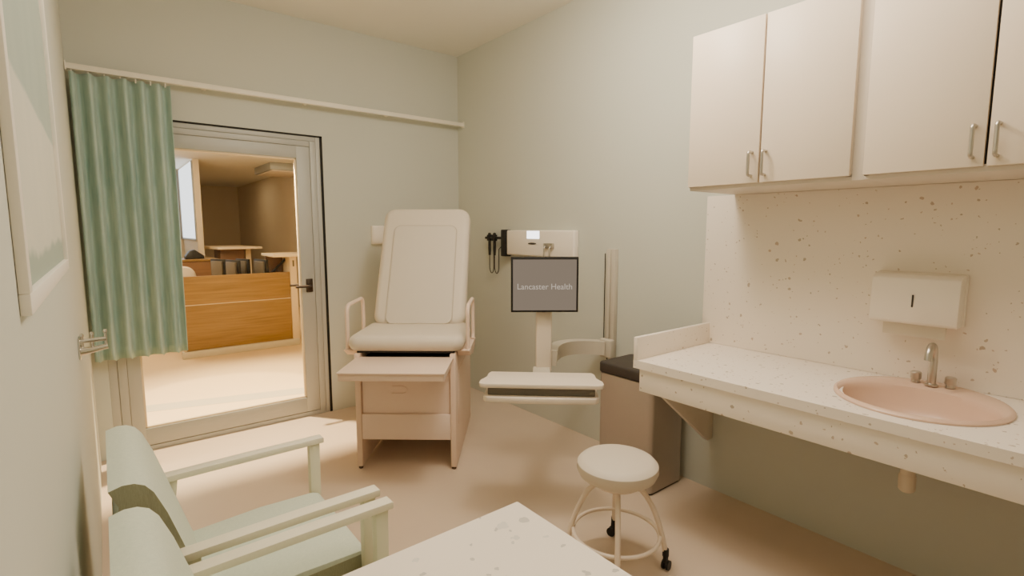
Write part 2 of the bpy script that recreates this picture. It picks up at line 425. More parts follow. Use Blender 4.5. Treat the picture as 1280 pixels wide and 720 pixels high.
# ------------------------------------------------------------------ exam chair
EC = thing('exam_chair', 'blush and cream medical exam chair with reclined back beside the door', 'exam chair', (1.3995, 2.8025, 0), math.radians(-39.65))
for s in (-1, 1):
    pts = [(0, .016), (.9, .016), (.9, .70), (.86, .733), (0, .733)]
    g = G().prism(pts, 'x', min(s * .31, s * .276), max(s * .31, s * .276), .003)
    sp = obj('side_panel', g, M['exam_metal'], EC)
    g = G().box(min(s * .3105, s * .314), max(s * .3105, s * .314), .12, .78, .25, .60, .0015)
    obj('side_cover', g, M['exam_metal'], sp)
obj('lower_panel', G().box(-.275, .275, .002, .88, .19, .352, .004), M['exam_front'], EC)
dr = obj('drawer', G().box(-.272, .272, .018, .84, .3525, .672, .004), M['exam_front'], EC)
g = G()                                     # scooped pull: raised lip with a shallow hollow
g.tube([(-.085, .015, .527), (-.02, .015, .527), (.0, .015, .521), (.008, .015, .505), (.0, .015, .489), (-.02, .015, .483), (-.085, .015, .483)], .0032, 8)
obj('drawer_pull', g, M['exam_front'], dr)
obj('cross_rail', G().box(-.275, .275, .05, .86, .676, .69, .002), M['dark_gap'], EC)
obj('top_plate', G().box(-.30, .30, .03, .88, .734, .745, .002), M['dark_gap'], EC)
for s in (-1, 1):
    for w in (.015, .88): obj('foot', G().lathe([(.0, 0), (.012, 0), (.014, .005), (.010, .018), (0, .018)], 14, (s * .293, w, 0)), M['foot'], EC)
g = G()
g.box(-.297, .297, -.345, .02, .702, .712, .003)
g.box(-.290, .290, -.338, -.325, .664, .703, .003)
ft = obj('footrest', g, M['exam_metal'], EC)
for s in (-1, 1): obj('footrest_slide', G().prism([(-.335, .664), (-.335, .703), (.08, .703), (.08, .68)], 'x', s * .285 - .006, s * .285 + .006, .001), M['exam_front'], ft)
# seat
seat_m = Matrix.Translation((0, .265, .743))
g = G().pad(.715, .53, .07, .098, .046, seat_m)
obj('seat', g, M['vinyl'], EC)
# back
A, B = Vector((0, .43, .835)), Vector((0, .865, 1.657)); L = (B - A).length
yv = (B - A).normalized(); zv = Vector((0, -1, 0)); zv = (zv - yv * zv.dot(yv)).normalized(); xv = yv.cross(zv)
bm_ = Matrix((( xv.x, yv.x, zv.x, 0), (xv.y, yv.y, zv.y, 0), (xv.z, yv.z, zv.z, 0), (0, 0, 0, 1)))
mid = (A + B) / 2
mb = Matrix.Translation(mid - zv * .115) @ bm_
bk = obj('backrest', G().pad(.645, L, .085, .115, .045, mb), M['vinyl'], EC)
PL = .765
mp_ = Matrix.Translation(mid - yv * (L / 2 - PL / 2 - .004) - zv * .0075) @ bm_
obj('backrest_panel', G().pad(.46, PL, .05, .016, .009, mp_), M['vinyl_panel'], bk)
mpl = Matrix.Translation(mid - zv * .135) @ bm_
hw_, hh_, rr_ = .231, PL / 2, .05
lp = [(-hw_, -hh_ + .02), (-hw_, 0), (-hw_, hh_ - rr_)] + [(-hw_ + rr_ - rr_ * math.cos(PI / 2 * i / 8), hh_ - rr_ + rr_ * math.sin(PI / 2 * i / 8)) for i in range(1, 9)] + \
     [(hw_ - rr_ + rr_ * math.sin(PI / 2 * i / 8), hh_ - rr_ + rr_ * math.cos(PI / 2 * i / 8)) for i in range(9)] + [(hw_, 0), (hw_, -hh_ + .02)]
obj('groove_shade', G().tube([mp_ @ Vector((p[0], p[1], .0085)) for p in lp], .0045, 8), M['groove_shade'], bk)  # thin darker tube added for the shade in the panel groove
obj('back_plate', G().pad(.56, L - .14, .05, .022, .004, mpl), M['exam_metal'], bk)
for s in (-1, 1): obj('back_strut', G().tube([(s * .2, .60, .70), (s * .2, .70, .90), (s * .2, .80, 1.10)], .014, 10), M['exam_metal'], EC)
for s in (-1, 1):
    u = s * .378; r = .055
    path = [(u, .10, .735), (u, .10, .95)] + bez((u, .10, .955), (u, .10, .99), (u, .115, 1.012), (u, .15, 1.016), 8) + \
           bez((u, .38, 1.022), (u, .415, 1.022), (u, .43, 1.0), (u, .43, .965), 8) + [(u, .43, .80)] + \
           bez((u, .43, .79), (u, .43, .77), (u, .42, .755), (u, .39, .745), 5)
    ar = obj('armrest', G().tube(path, .0125, 12), M['exam_metal'], EC)
    g = G().prism([(.05, .745), (.47, .745), (.44, .70), (.30, .67), (.12, .70)], 'x', min(s * .313, s * .392), max(s * .313, s * .392), .004)
    obj('armrest_bracket', g, M['exam_metal'], ar)

# ------------------------------------------------------------------ rolling stool
ST = thing('rolling_stool', 'round cream stool with splayed tube legs and black casters', 'stool', (1.70, 1.39, 0))
prof = [(0, .395), (.11, .395), (.135, .405), (.165, .425), (.176, .45), (.174, .475), (.160, .490), (.14, .4955), (0, .4975)]
obj('seat', G().lathe(prof, 56), M['vinyl'], ST)
obj('seat_plate', G().lathe([(0, .375), (.09, .375), (.105, .384), (.11, .394), (0, .394)], 40), M['stool_metal'], ST)
for a in (-50, 42, 132, 222):
    c, s_ = math.cos(math.radians(a)), math.sin(math.radians(a))
    path = bez((.06, 0, .382), (.125, 0, .375), (.185, 0, .25), (.213, 0, .085), 16)
    g = G().tube([(p.x * c, p.x * s_, p.z) for p in path], .0115, 12)
    lg = obj('leg', g, M['stool_metal'], ST)
    R = Matrix.Translation((.215 * c, .215 * s_, 0)) @ Matrix.Rotation(math.radians(a + 60), 4, 'Z')
    g = G()
    g.tube([(0, 0, .10), (0, 0, .068)], .014, 12, mat=R)
    g.box(-.011, .014, -.009, .009, .036, .072, .005, 2, R)
    for yy in (-.0105, .0105):
        g.tube([(.010, yy - .005, .0215), (.010, yy + .005, .0215)], .0215, 20, mat=R)
    obj('caster', g, M['black'], lg)
g = G().tube([(.188 * math.cos(2 * PI * i / 48), .188 * math.sin(2 * PI * i / 48), .155) for i in range(48)], .009, 10, True)
obj('foot_ring', g, M['stool_metal'], ST)

# ------------------------------------------------------------------ waste bin
BN = thing('pedal_bin', 'tall warm grey steel pedal bin with charcoal lid under the counter end', 'bin', (2.455, 1.845, 0))
def rrect(hw, hh, r, n=6):
    out = []
    for cx, cy, a0 in ((hw - r, hh - r, 0), (-hw + r, hh - r, PI / 2), (-hw + r, -hh + r, PI), (hw - r, -hh + r, 1.5 * PI)):
        for i in range(n + 1):
            a = a0 + PI / 2 * i / n; out.append((cx + r * math.cos(a), cy + r * math.sin(a)))
    return out
obj('body', G().prism(rrect(.155, .195, .03), 'z', .012, .635), M['steel_bin'], BN)
obj('base_rim', G().prism(rrect(.150, .190, .03), 'z', 0, .014), M['black'], BN)
obj('lid', G().prism(rrect(.160, .200, .032), 'z', .636, .70, .012, 3), M['charcoal'], BN)
obj('pedal', G().box(-.205, -.14, .02, .10, .012, .022, .004), M['black'], BN)

# ------------------------------------------------------------------ wall workstation
WS = thing('wall_workstation', 'wall mounted computer arm with monitor and pale keyboard tray', 'workstation', (XR, 2.245, 0))
def W(x, y, z): return (x - XR, y - 2.245, z)
g = G()
for y0, y1 in ((2.208, 2.238), (2.252, 2.284)): g.box(-.032, -.001, y0 - 2.245, y1 - 2.245, .63, 1.358, .003)
g.box(-.018, -.001, -.038, .038, .62, 1.36, .002)
tr = obj('wall_track', g, M['arm'], WS)
obj('cable', G().tube([W(2.622, 2.288, 1.33), W(2.622, 2.288, .78)] + bez(W(2.622, 2.288, .72), W(2.622, 2.285, .66), W(2.615, 2.25, .64), W(2.61, 2.24, .60), 8) , .0035, 8), M['charcoal'], tr)
g = G().tube(bez(W(2.60, 2.25, .70), W(2.50, 2.44, .70), W(2.28, 2.44, .72), W(2.03, 2.17, .735), 20), 0, flat=(.032, .045))
g.box(-.075, -.03, -.05, .05, .635, .76, .01, 3)
obj('swing_arm', g, M['arm'], WS)
Rw = Matrix.Rotation(math.radians(-38.6), 4, 'Z')
Pm = Matrix.Translation(W(1.985, 2.19, 0)) @ Rw
obj('pole', G().box(-.046, .046, -.025, .025, .655, 1.06, .012, 3, Pm), M['tray'], WS)
Mm = Matrix.Translation(W(1.957, 2.155, 1.177)) @ Matrix.Rotation(math.radians(-37.5), 4, 'Z')
g = G()
hw, hh, bz = .191, .157, .0115
g.box(-hw, hw, -.018, .012, -hh, hh, .003, 2, Mm); g.box(-.09, .09, .012, .03, -.10, .06, .006, 2, Mm)
mo = obj('monitor', g, M['black'], WS)
obj('screen', G().box(-hw + bz, hw - bz, -.0195, -.0175, -hh + bz, hh - bz - .003, 0, mat=Mm), M['screen'], mo, False)
cu = bpy.data.curves.new('lettering', 'FONT'); cu.body = 'Lancaster Health'; cu.size = .046; cu.align_x = 'CENTER'; cu.align_y = 'CENTER'; cu.extrude = .0002
to = bpy.data.objects.new('tmp_text', cu); COL.objects.link(to)
me = bpy.data.meshes.new_from_object(to.evaluated_get(bpy.context.evaluated_depsgraph_get())); me.name = 'lettering'
bpy.data.objects.remove(to); bpy.data.curves.remove(cu)
lt = bpy.data.objects.new('lettering', me); COL.objects.link(lt); me.materials.clear(); me.materials.append(M['letters']); lt.parent = mo
lt.matrix_local = Mm @ Matrix.Translation((0, -.0200, -.012)) @ Matrix.Rotation(PI / 2, 4, 'X')
# keyboard tray (local x to the viewer's right, y away)
Tm = Matrix.Translation(W(1.659, 1.847, 0)) @ Matrix.Rotation(math.radians(-42.2), 4, 'Z')
prof = [(-.313, .03), (-.306, .008), (-.28, 0), (.28, 0), (.306, .008), (.313, .03), (.311, .075), (.298, .10), (.285, .135), (.282, .20), (.27, .228), (-.27, .228), (-.282, .20), (-.285, .135), (-.298, .10), (-.311, .075)]
ty = obj('keyboard_tray', G().prism(prof, 'z', .700, .722, .004, 2, Tm), M['tray'], WS)
obj('tray_body', G().box(-.27, .27, .03, .23, .655, .702, .004, 2, Tm), M['tray_gap'], ty)
prof = [(-.29, .02), (-.27, 0), (-.1, -.012), (.1, -.012), (.27, 0), (.29, .02), (.29, .2), (.27, .22), (-.27, .22), (-.29, .2)]
obj('lower_tray', G().prism(prof, 'z', .625, .655, .005, 2, Tm), M['tray'], ty)
obj('tray_bracket', G().box(-.05, .05, .2, .47, .66, .69, .006, 2, Tm), M['arm'], ty)

# ------------------------------------------------------------------ diagnostic panel on the wall
DP = thing('diagnostic_panel', 'white wall diagnostic panel with corded black handles above the monitor', 'medical panel', (XR, 2.95, 1.383))
obj('housing', G().box(-.055, -.001, -.385, .385, -.1, .1, .012, 3), M['dispenser'], DP)
obj('display', G().box(-.0575, -.054, -.02, .125, .035, .094, .004), M['display'], DP)
g = G(); g.prism([(.062 + .048 * math.cos(2 * PI * i / 24), -.003 + .008 * math.sin(2 * PI * i / 24)) for i in range(24)], 'x', -.057, -.054)
obj('name_badge', g, M['charcoal'], DP)
g = G()
for yy in (-.105, -.165):
    g.tube([(-.054, yy, -.02), (-.075, yy, -.02), (-.085, yy, -.035), (-.085, yy, -.115)], .006, 10)
g.box(-.075, -.054, -.185, -.085, -.035, .005, .006)
obj('tip_holder', g, M['nickel'], DP)
blk = obj('power_unit', G().box(-.07, -.001, .387, .445, -.115, .105, .008), M['black'], DP)
g = G().tube([(-.05, .44, .035), (-.05, .68, .035)], .011, 10)
for yy in (.555, .625): g.box(-.068, -.032, yy - .018, yy + .018, .01, .062, .005)
obj('handle_cradle', g, M['black'], blk)
for yy in (.555, .625):
    h = obj('instrument_handle', G().lathe([(0, -.115), (.010, -.112), (.013, -.06), (.012, .02), (.016, .05), (.013, .075), (0, .08)], 14, (-.05, yy, 0)), M['black'], blk)
    cord = [(-.05, yy, -.11)] + bez((-.05, yy, -.2), (-.05, yy, -.285), (-.05, yy - .06, -.285), (-.05, yy - .06, -.2), 12) + [(-.05, yy - .06, -.06)] + ([(-.05, yy - .09, -.04), (-.04, .44, -.04)] if yy < .6 else [])
    obj('coil_cord', G().tube(cord, .004, 8), M['charcoal'], h)

# ------------------------------------------------------------------ right-hand counter
FX = 2.004; CT = .853; CY1 = 1.556; CY0 = -1.2
CN = thing('wash_counter', 'long speckled wash counter fixed along the right wall with deep apron', 'counter', (XR, 0.2, 0))
def cy(y): return y - 0.2
ccx, ccy, sa, sb = 2.356, .512, .285, .266     # basin centre and half axes
# slab with an oval hole
bm = bmesh.new(); n = 64
x0, x1, y0, y1 = FX - XR, -.001, cy(CY0), cy(CY1)
ox, oy = ccx - XR, cy(ccy)
inner = []; outer = []
for i in range(n):
    a = 2 * PI * i / n; c, s_ = math.cos(a), math.sin(a)
    inner.append((ox + (sa - .03) * c, oy + (sb - .03) * s_))
    tx = ((x1 - ox) / c if c > 0 else (x0 - ox) / c) if abs(c) > 1e-9 else 1e9
    ty_ = ((y1 - oy) / s_ if s_ > 0 else (y0 - oy) / s_) if abs(s_) > 1e-9 else 1e9
    t = min(tx, ty_); outer.append((ox + t * c, oy + t * s_))
for i, (X, Y) in enumerate(((x1, y1), (x0, y1), (x0, y0), (x1, y0))):      # pull the nearest ray onto each corner
    j = min(range(n), key=lambda q: (outer[q][0] - X) ** 2 + (outer[q][1] - Y) ** 2); outer[j] = (X, Y)
for z in (CT - .04, CT):
    vi = [bm.verts.new((p[0], p[1], z)) for p in inner]; vo = [bm.verts.new((p[0], p[1], z)) for p in outer]
    for i in range(n): bm.faces.new((vi[i], vi[(i + 1) % n], vo[(i + 1) % n], vo[i]))
    if z < CT: lo = (vi, vo)
    else:
        for k in (0, 1):
            P, Q = lo[k], (vi, vo)[k]
            for i in range(n): bm.faces.new((P[i], P[(i + 1) % n], Q[(i + 1) % n], Q[i]))
bmesh.ops.recalc_face_normals(bm, faces=bm.faces)
g = G(); g.take(bm)
obj('worktop', g, M['terrazzo'], CN, True)
obj('apron', G().box(FX - XR + .012, FX - XR + .034, cy(CY0), cy(CY1) - .03, .70, CT - .0405, .002), M['terrazzo'], CN)
obj('side_splash', G().box(FX - XR, -.001, cy(CY1) - .022, cy(CY1), CT + .0005, .966, .002), M['terrazzo'], CN)
obj('support_bracket', G().prism([(-.60, .7995), (-.001, .7995), (-.001, .30), (-.05, .30), (-.60, .735)], 'y', cy(1.494), cy(1.518), .002), M['white_dim'], CN)
BS = tag(obj('backsplash_panel', G().box(-.012, -.0005, -1.38, 1.58, 0, .815, .001), M['terrazzo'], None), 'tall speckled splash panel on the wall between counter and cabinets', 'backsplash')
BS.location = (XR, 0.0, CT + .001)

SK = thing('wash_basin', 'oval blush pink basin set into the speckled counter', 'sink', (ccx, ccy, CT))
rings_def = [(sa, sb, 0, .001), (sa, sb, 0, .007), (sa - .005, sb - .005, 0, .012), (sa - .014, sb - .012, -.002, .015), (.245, .252, -.022, .015),
             (.212, .243, -.048, .012), (.205, .236, -.052, .004), (.200, .231, -.052, -.015), (.185, .214, -.052, -.065), (.155, .178, -.05, -.11),
             (.10, .115, -.045, -.138), (.03, .03, -.04, -.148), (0, 0, -.04, -.148)]
g = G()
bm = bmesh.new(); rings = []; n = 72
for ra, rb, off, z in rings_def:
    if ra == 0: rings.append([bm.verts.new((off, 0, z))])
    else: rings.append([bm.verts.new((off + ra * math.cos(2 * PI * j / n), rb * math.sin(2 * PI * j / n), z)) for j in range(n)])
for A_, B_ in zip(rings, rings[1:]):
    for j in range(n):
        if len(B_) == 1: bm.faces.new((A_[j], A_[(j + 1) % n], B_[0]))
        else: bm.faces.new((A_[j], A_[(j + 1) % n], B_[(j + 1) % n], B_[j]))
g.take(bm)
obj('bowl', g, M['sink'], SK)
obj('drain', G().lathe([(0, -.144), (.020, -.144), (.022, -.147), (0, -.1475)], 24, (-.04, 0, 0)), M['chrome'], SK)
g = G().tube([(-.04, 0, -.150), (-.04, 0, -.345)], .024, 20)
g.lathe([(0, -.350), (.018, -.350), (.027, -.340), (.028, -.290), (.024, -.280)], 20, (-.04, 0, 0))
obj('waste_pipe', g, M['pvc'], SK)

FC = thing('tap', 'curved chrome tap with two round handles behind the oval basin', 'tap', (2.545, .514, CT + .0155))
g = G().lathe([(0, .001), (.022, .001), (.022, .006), (.014, .012), (0, .012)], 24)
g.tube([(0, 0, .006), (0, 0, .10)] + bez((0, 0, .115), (0, 0, .185), (-.075, 0, .185), (-.085, 0, .115), 14), [.0145] * 2 + [.013] * 15, 16)
obj('spout', g, M['nickel'], FC)
for yy in (.055, -.055):
    obj('tap_handle', G().lathe([(0, .001), (.016, .001), (.015, .014), (.019, .016), (.019, .04), (.015, .044), (0, .044)], 18, (.018, yy, 0)), M['nickel'], FC)

PD = thing('paper_towel_dispenser', 'ivory paper towel dispenser on the splash above the tap', 'dispenser', (XR - .0125, .597, 1.10))
g = G()
g.prism([(0, .004), (0, .205), (-.05, .207), (-.075, .203), (-.10, .19), (-.108, .02), (-.10, .004)], 'y', -.145, .145, .004)
cov = obj('cover', g, M['dispenser'], PD)
obj('viewing_slot', G().box(-.1075, -.102, -.003, .003, .075, .125, .001), M['charcoal'], cov)
obj('back_plate', G().box(-.022, 0, -.15, .15, 0, .21, .006), M['dispenser'], PD)
obj('paper_towel', G().box(-.062, -.058, -.105, .105, -.05, .02, .001), M['paper'], PD)

# ------------------------------------------------------------------ wall cabinets
CF, CB, CTOP = 2.206, 1.682, 2.372
def cabinet(y1, y0, gap, label):
    c = thing('wall_cabinet', label, 'cabinet', (XR, (y0 + y1) / 2, CB), group='white wall cabinets over the counter')
    o = (y0 + y1) / 2
    g = G()
    bx = CF + .020 - XR
    g.box(bx, -.001, y1 - .018 - o, y1 - o, 0, CTOP - CB, .001); g.box(bx, -.001, y0 - o, y0 + .018 - o, 0, CTOP - CB, .001)
    g.box(bx, -.001, y0 - o, y1 - o, -.012, .012, .001); g.box(bx, -.001, y0 - o, y1 - o, CTOP - CB - .018, CTOP - CB, .001)
    g.box(-.012, -.001, y0 - o, y1 - o, 0, CTOP - CB, 0)
    obj('carcass', g, M['white_dim'], c)
    obj('interior', G().box(bx + .006, bx + .02, y0 + .018 - o, y1 - .018 - o, .012, CTOP - CB - .018, 0), M['dark_gap'], c)
    for a, b, hs in ((y1 - .002, gap + .004, gap + .032), (gap - .004, y0 + .002, gap - .026)):
        d = obj('door', G().box(bx - .0195, bx - .001, b - o, a - o, .004, CTOP - CB - .002, .0015), M['white'], c)
        hy = hs - o; hx_ = bx - .02
        p = [(hx_ + .001, hy, .132)] + bez((hx_ - .02, hy, .132), (hx_ - .03, hy, .132), (hx_ - .032, hy, .128), (hx_ - .032, hy, .118), 5) + \
            bez((hx_ - .032, hy, .048), (hx_ - .032, hy, .038), (hx_ - .03, hy, .034), (hx_ - .02, hy, .034), 5) + [(hx_ + .001, hy, .034)]
        obj('door_handle', G().tube(p, .0062, 10), M['nickel'], d)
    return c
cabinet(1.424, .742, 1.085, 'white two-door wall cabinet farther along, nearest the room corner')
cabinet(.702, .03, .3645, 'white two-door wall cabinet over the oval basin and towel dispenser')
obj_f = tag(obj('cabinet_filler', G().box(CF + .022 - XR, -.001, -.0195, .0195, -.012, CTOP - CB, .0005), M['white_dim']), 'narrow white filler strip between the two wall cabinets', 'filler strip')
obj_f.location = (XR, .722, CB)

# ------------------------------------------------------------------ left wall: picture and hook
PF = thing('picture_frame', 'large white framed abstract landscape hanging on the left wall', 'picture', (XL + .0005, .96, 1.367))
FLn, FH, FD, FR = 1.13, 1.0, .0125, .03
g = G()
g.box(0, FD, 0, FLn, 0, FR, .0015); g.box(0, FD, 0, FLn, FH - FR, FH, .0015)
g.box(0, FD, 0, FR, FR, FH - FR, .0015); g.box(0, FD, FLn - FR, FLn, FR, FH - FR, .0015)
obj('frame', g, M['whiteframe'], PF)
obj('painting', G().box(.0005, .003, FR - .002, FLn - FR + .002, FR - .002, FH - FR + .002, 0), M['paint'], PF, False)

HK = thing('coat_hook', 'small chrome triple hook on the left wall before the curtain', 'hook', (XL + .0005, 2.52, 1.03))
obj('back_plate', G().box(0, .006, -.03, .03, -.032, .05, .003), M['chrome'], HK)
obj('long_hook', G().tube([(.0, 0, -.005), (.04, 0, -.003), (.088, 0, .006)], [.018, .012, .010], 14), M['chrome'], HK)
obj('upper_bar', G().tube([(.004, 0, .034), (.084, 0, .036)], .0085, 12), M['chrome'], HK)
for xx, zz in ((.012, .056), (.042, .060), (.083, .066)):
    g = G().tube([(xx, 0, .0), (xx, 0, .058)], .0048, 10)
    g.lathe([(0, -.010), (.006, -.006), (.007, 0), (.005, .006), (0, .009)], 12, (xx, 0, zz))
    obj('hook_pin', g, M['chrome'], HK)

# ------------------------------------------------------------------ guest chairs (local x to the front, y along the wall)
GC = thing('guest_chair', 'mint upholstered guest chair by the door, farther of the pair', 'chair', (0, 1.765, 0), 0, 'mint guest chairs along the left wall')
def chair_parts(root):
    hw = .2445
    front = [(.0, .866), (.024, .864), (.045, .853), (.062, .830), (.072, .805), (.087, .767), (.115, .675), (.147, .565), (.180, .452), (.20, .40)]
    rear = [(.10, .38), (.05, .45), (-.005, .56), (-.028, .64), (-.022, .72), (-.012, .79), (-.010, .815), (-.028, .858)]
    b = obj('backrest', G().prism(front + rear, 'y', -hw, hw, .0), M['mint'], root)
    for s in (-1, 1): obj('shaded_side', G().prism([(x * .999, z) for x, z in front + rear], 'y', s * (hw + .0003) - .0003, s * (hw + .0003) + .0003), M['mint_shade'], b)  # thin sheet carrying the painted side shade
    g = G().prism([(.155, .405), (.60, .37), (.618, .38), (.622, .42), (.612, .442), (.59, .452), (.40, .458), (.165, .445)], 'y', -.2405, .2405, .004)
    st = obj('seat', g, M['mint'], root)
    for s in (-1, 1): obj('shaded_side', G().prism([(.165, .408), (.60, .373), (.614, .383), (.618, .42), (.60, .440), (.17, .436)], 'y', s * .2412 - .0005, s * .2412 + .0005), M['mint_shade'], st)
    for s in (-1, 1):
        y = s * .2655
        a = obj('armrest', G().prism([(.095, .639), (.095, .660), (.40, .663), (.640, .663), (.643, .660), (.643, .644), (.640, .641)], 'y', y - .022, y + .022, .0015), M['armwood'], root)
        obj('armrest_support', G().box(.07, .60, y - .012, y + .012, .33, .362, .003), M['post'], root)
        obj('front_leg', G().prism([(.585, 0), (.622, 0), (.628, .6405), (.588, .6405)], 'y', y - .017, y + .017, .003), M['post'], root)
        obj('rear_leg', G().prism([(.0, 0), (.035, 0), (.115, .35), (.15, .6385), (.11, .6385), (.075, .36)], 'y', y - .017, y + .017, .003), M['post'], root)
    obj('seat_rail', G().box(.17, .58, -.235, .235, .34, .368, .003), M['post'], root)
chair_parts(GC)
copy_tree(GC, (0, 1.14, 0), 0, 'mint upholstered guest chair nearer the speckled desk corner')

# ------------------------------------------------------------------ foreground desk top
WD = thing('writing_desk', 'pale speckled desk top corner at the bottom of the view', 'desk', (XL, .819, 0))
obj('desktop', G().box(.001, .669 - XL, -1.9, 0, .862, .90, .003), M['terrazzo_fore'], WD)
obj('modesty_panel', G().box(.03, .06, -1.86, -.05, .10, .8615, .003), M['white_dim'], WD)
for yy in (-.06, -1.86): obj('side_panel', G().box(.06, .70, yy - .015, yy + .015, 0, .8615, .003), M['white_dim'], WD)

# ------------------------------------------------------------------ corridor and nurse station beyond the glass
structure(obj('floor_corridor', G().box(-4.2, 3.6, D + .05, 15.6, -0.06, -0.0005, 0), M['corr_floor'], smooth=False))
structure(obj('ceiling_corridor', G().box(-4.2, 3.6, D + T, 15.6, CH, CH + .06, 0), M['ceiling'], smooth=False))
structure(obj('wall_corridor_far', G().box(-4.2, 3.1, 15.2, 15.3, 0, CH, 0), M['corr_wall'], smooth=False))
structure(obj('wall_corridor_right', G().box(2.92, 3.02, D + T, 15.2, 0, CH, 0), M['corr_wall'], smooth=False))
structure(obj('wall_corridor_left', G().box(-4.2, -4.1, D + T, 15.2, 0, CH, 0), M['corr_wall'], smooth=False))
structure(obj('wall_corridor_near', G().box(-4.1, XL - .1, D, D + T, 0, CH, 0), M['corr_wall'], smooth=False))
structure(obj('wall_partition', G().box(1.232, 1.318, 9.66, 15.19, 0, CH, 0), M['corr_wall'], smooth=False))
structure(obj('wall_alcove', G().box(-4.1, 1.231, 11.45, 11.55, 0, CH, 0), M['corr_wall'], smooth=False))
structure(obj('floor_band', G().prism([(-1.2, 5.62), (2.6, 4.62), (2.6, 4.42), (-1.2, 5.42)], 'z', 0, .0008), M['band'], smooth=False))  # slanted band of greyer colour across the corridor floor
def window(name, x0, x1, y0, y1, z0, z1, along):
    w = bpy.data.objects.new(name, None); COL.objects.link(w); structure(w)
    g = G(); t = .02
    if along == 'x':
        g.box(x0, x1, y0 - t, y0, z0 - .03, z0, .002); g.box(x0, x0 + .03, y0 - t, y0, z0, z1, .002); g.box(x1 - .03, x1, y0 - t, y0, z0, z1, .002)
        p = G().box(x0 + .03, x1 - .03, y0 - .008, y0 - .002, z0, z1, 0)
    else:
        g.box(x0 - t, x0, y0, y1, z0 - .03, z0, .002); g.box(x0 - t, x0, y0, y0 + .02, z0, z1, .002); g.box(x0 - t, x0, y1 - .03, y1, z0, z1, .002)
        p = G().box(x0 - .008, x0 - .002, y0 + .02, y1 - .03, z0, z1, 0)
    obj('window_frame', g, M['mullion'], w); obj('window_pane', p, M['day'], w, False)
window('window_1', -1.4, 1.20, 11.445, 11.445, 1.345, 2.58, 'x')
window('window_2', 1.229, 1.229, 9.68, 11.40, 1.345, 2.58, 'y')

RD = thing('reception_desk', 'long honey oak reception desk with pale plinth beyond the glass door', 'reception desk', (1.3, 6.9, 0))
def r(x): return x - 1.3
obj('upper_panel', G().box(r(.70), r(1.87), 0, .03, .622, .952, .003), M['oak'], RD)
obj('lower_panel', G().box(r(.70), r(1.87), 0, .03, .085, .612, .003), M['oak'], RD)
obj('panel_joint', G().box(r(.70), r(1.87), .004, .03, .606, .628, 0), M['cream'], RD)
obj('plinth', G().box(r(.652), r(1.95), -.025, .05, 0, .082, .003), M['plinth'], RD)
obj('end_panel', G().box(r(1.872), r(1.955), -.01, .72, .082, 1.15, .003), M['cream'], RD)
obj('end_panel', G().box(r(.67), r(.698), .0, .72, .082, .74, .003), M['cream'], RD)
obj('worktop', G().box(r(.66), r(1.87), .031, .75, .715, .745, .003), M['slab'], RD)
obj('back_panel', G().box(r(1.66), r(1.87), .30, .33, .746, 1.15, .003), M['walnut'], RD)
obj('transaction_slab', G().box(r(1.64), r(2.25), -.18, .42, 1.152, 1.185, .004), M['slab'], RD)
pq = obj('notice_plaque', G().box(r(1.885), r(1.945), -.0135, -.0095, .975, 1.13, .001), M['slab'], RD)
obj('plaque_mark', G().box(r(1.905), r(1.925), -.0145, -.0130, 1.02, 1.10, .0003), M['monitor'], pq)
BD = thing('staff_counter', 'low brown wood staff counter behind the reception desk', 'counter', (.95, 8.9, 0))
obj('front', G().box(-1.9, .42, 0, .04, 0, 1.02, .003), M['walnut'], BD)
obj('top', G().box(-1.92, .44, -.02, .6, 1.021, 1.05, .003), M['oak'], BD)
FS = thing('high_counter', 'far cream slab counter on a brown base behind the monitors', 'counter', (1.75, 9.7, 0))
obj('slab', G().box(-.32, .36, -.3, .9, 1.17, 1.205, .004, mat=Matrix.Rotation(math.radians(6), 4, 'Z')), M['slab'], FS)
obj('base', G().box(-.20, .16, 0, .6, 0, 1.169, .003), M['walnut'], FS)
obj('base_post', G().box(.18, .26, 0, .6, 0, 1.169, .003), M['cream'], FS)

def monitor(x, y, rz, z, label, w=.31, h=.265, first=[None]):
    if first[0] is None:
        o = thing('computer_monitor', label, 'monitor', (x, y, z), rz, 'monitors on the reception desk')
        obj('bezel', G().box(-w / 2, w / 2, -.03, .004, .10, .10 + h, .004), M['black'], o)
        obj('casing', G().box(-w / 2 + .03, w / 2 - .045, .004, .03, .12, .075 + h, .006), M['monitor'], o)
        g = G().box(-.025, .025, -.02, .0, .015, .11, .004); g.box(-.11, .11, -.06, .10, 0, .018, .006)
        obj('stand', g, M['black'], o); first[0] = o; return o
    return copy_tree(first[0], (x, y, z), rz, label)
monitor(1.17, 7.55, math.radians(112), .7455, 'leftmost dark monitor on the reception desk, seen nearly edge on')
monitor(1.275, 7.22, math.radians(106), .7455, 'dark monitor second from left above the oak desk front')
monitor(1.425, 7.42, math.radians(106), .7455, 'dark monitor in the middle above the oak desk front')
monitor(1.585, 7.16, math.radians(104), .7455, 'rightmost upright monitor beside the tilted tablet')
TB = thing('tablet_stand', 'dark tablet leaning on an easel beside the brown panel', 'tablet', (1.765, 7.08, .7455), math.radians(10))
tm = Matrix.Translation((0, 0, .26)) @ Matrix.Rotation(math.radians(-42), 4, 'Y')
obj('tablet', G().box(-.15, .17, -.012, .012, -.012, .012, .004, mat=tm), M['black'], TB)
obj('easel', G().tube([(-.10, .02, .0), (.0, .02, .255), (.09, .02, .0)], .012, 8), M['charcoal'], TB)
g = G().tube([(0, 0, .0), (0, 0, .20), (.0, 0, .23)], .012, 8); g.box(-.06, .05, -.02, .02, .21, .235, .008); g.box(-.07, .05, -.07, .07, 0, .03, .008)
PH = tag(obj('desk_phone', g, M['black']), 'slim dark phone stand at the left of the staff counter', 'phone'); PH.location = (.78, 9.05, 1.0505)
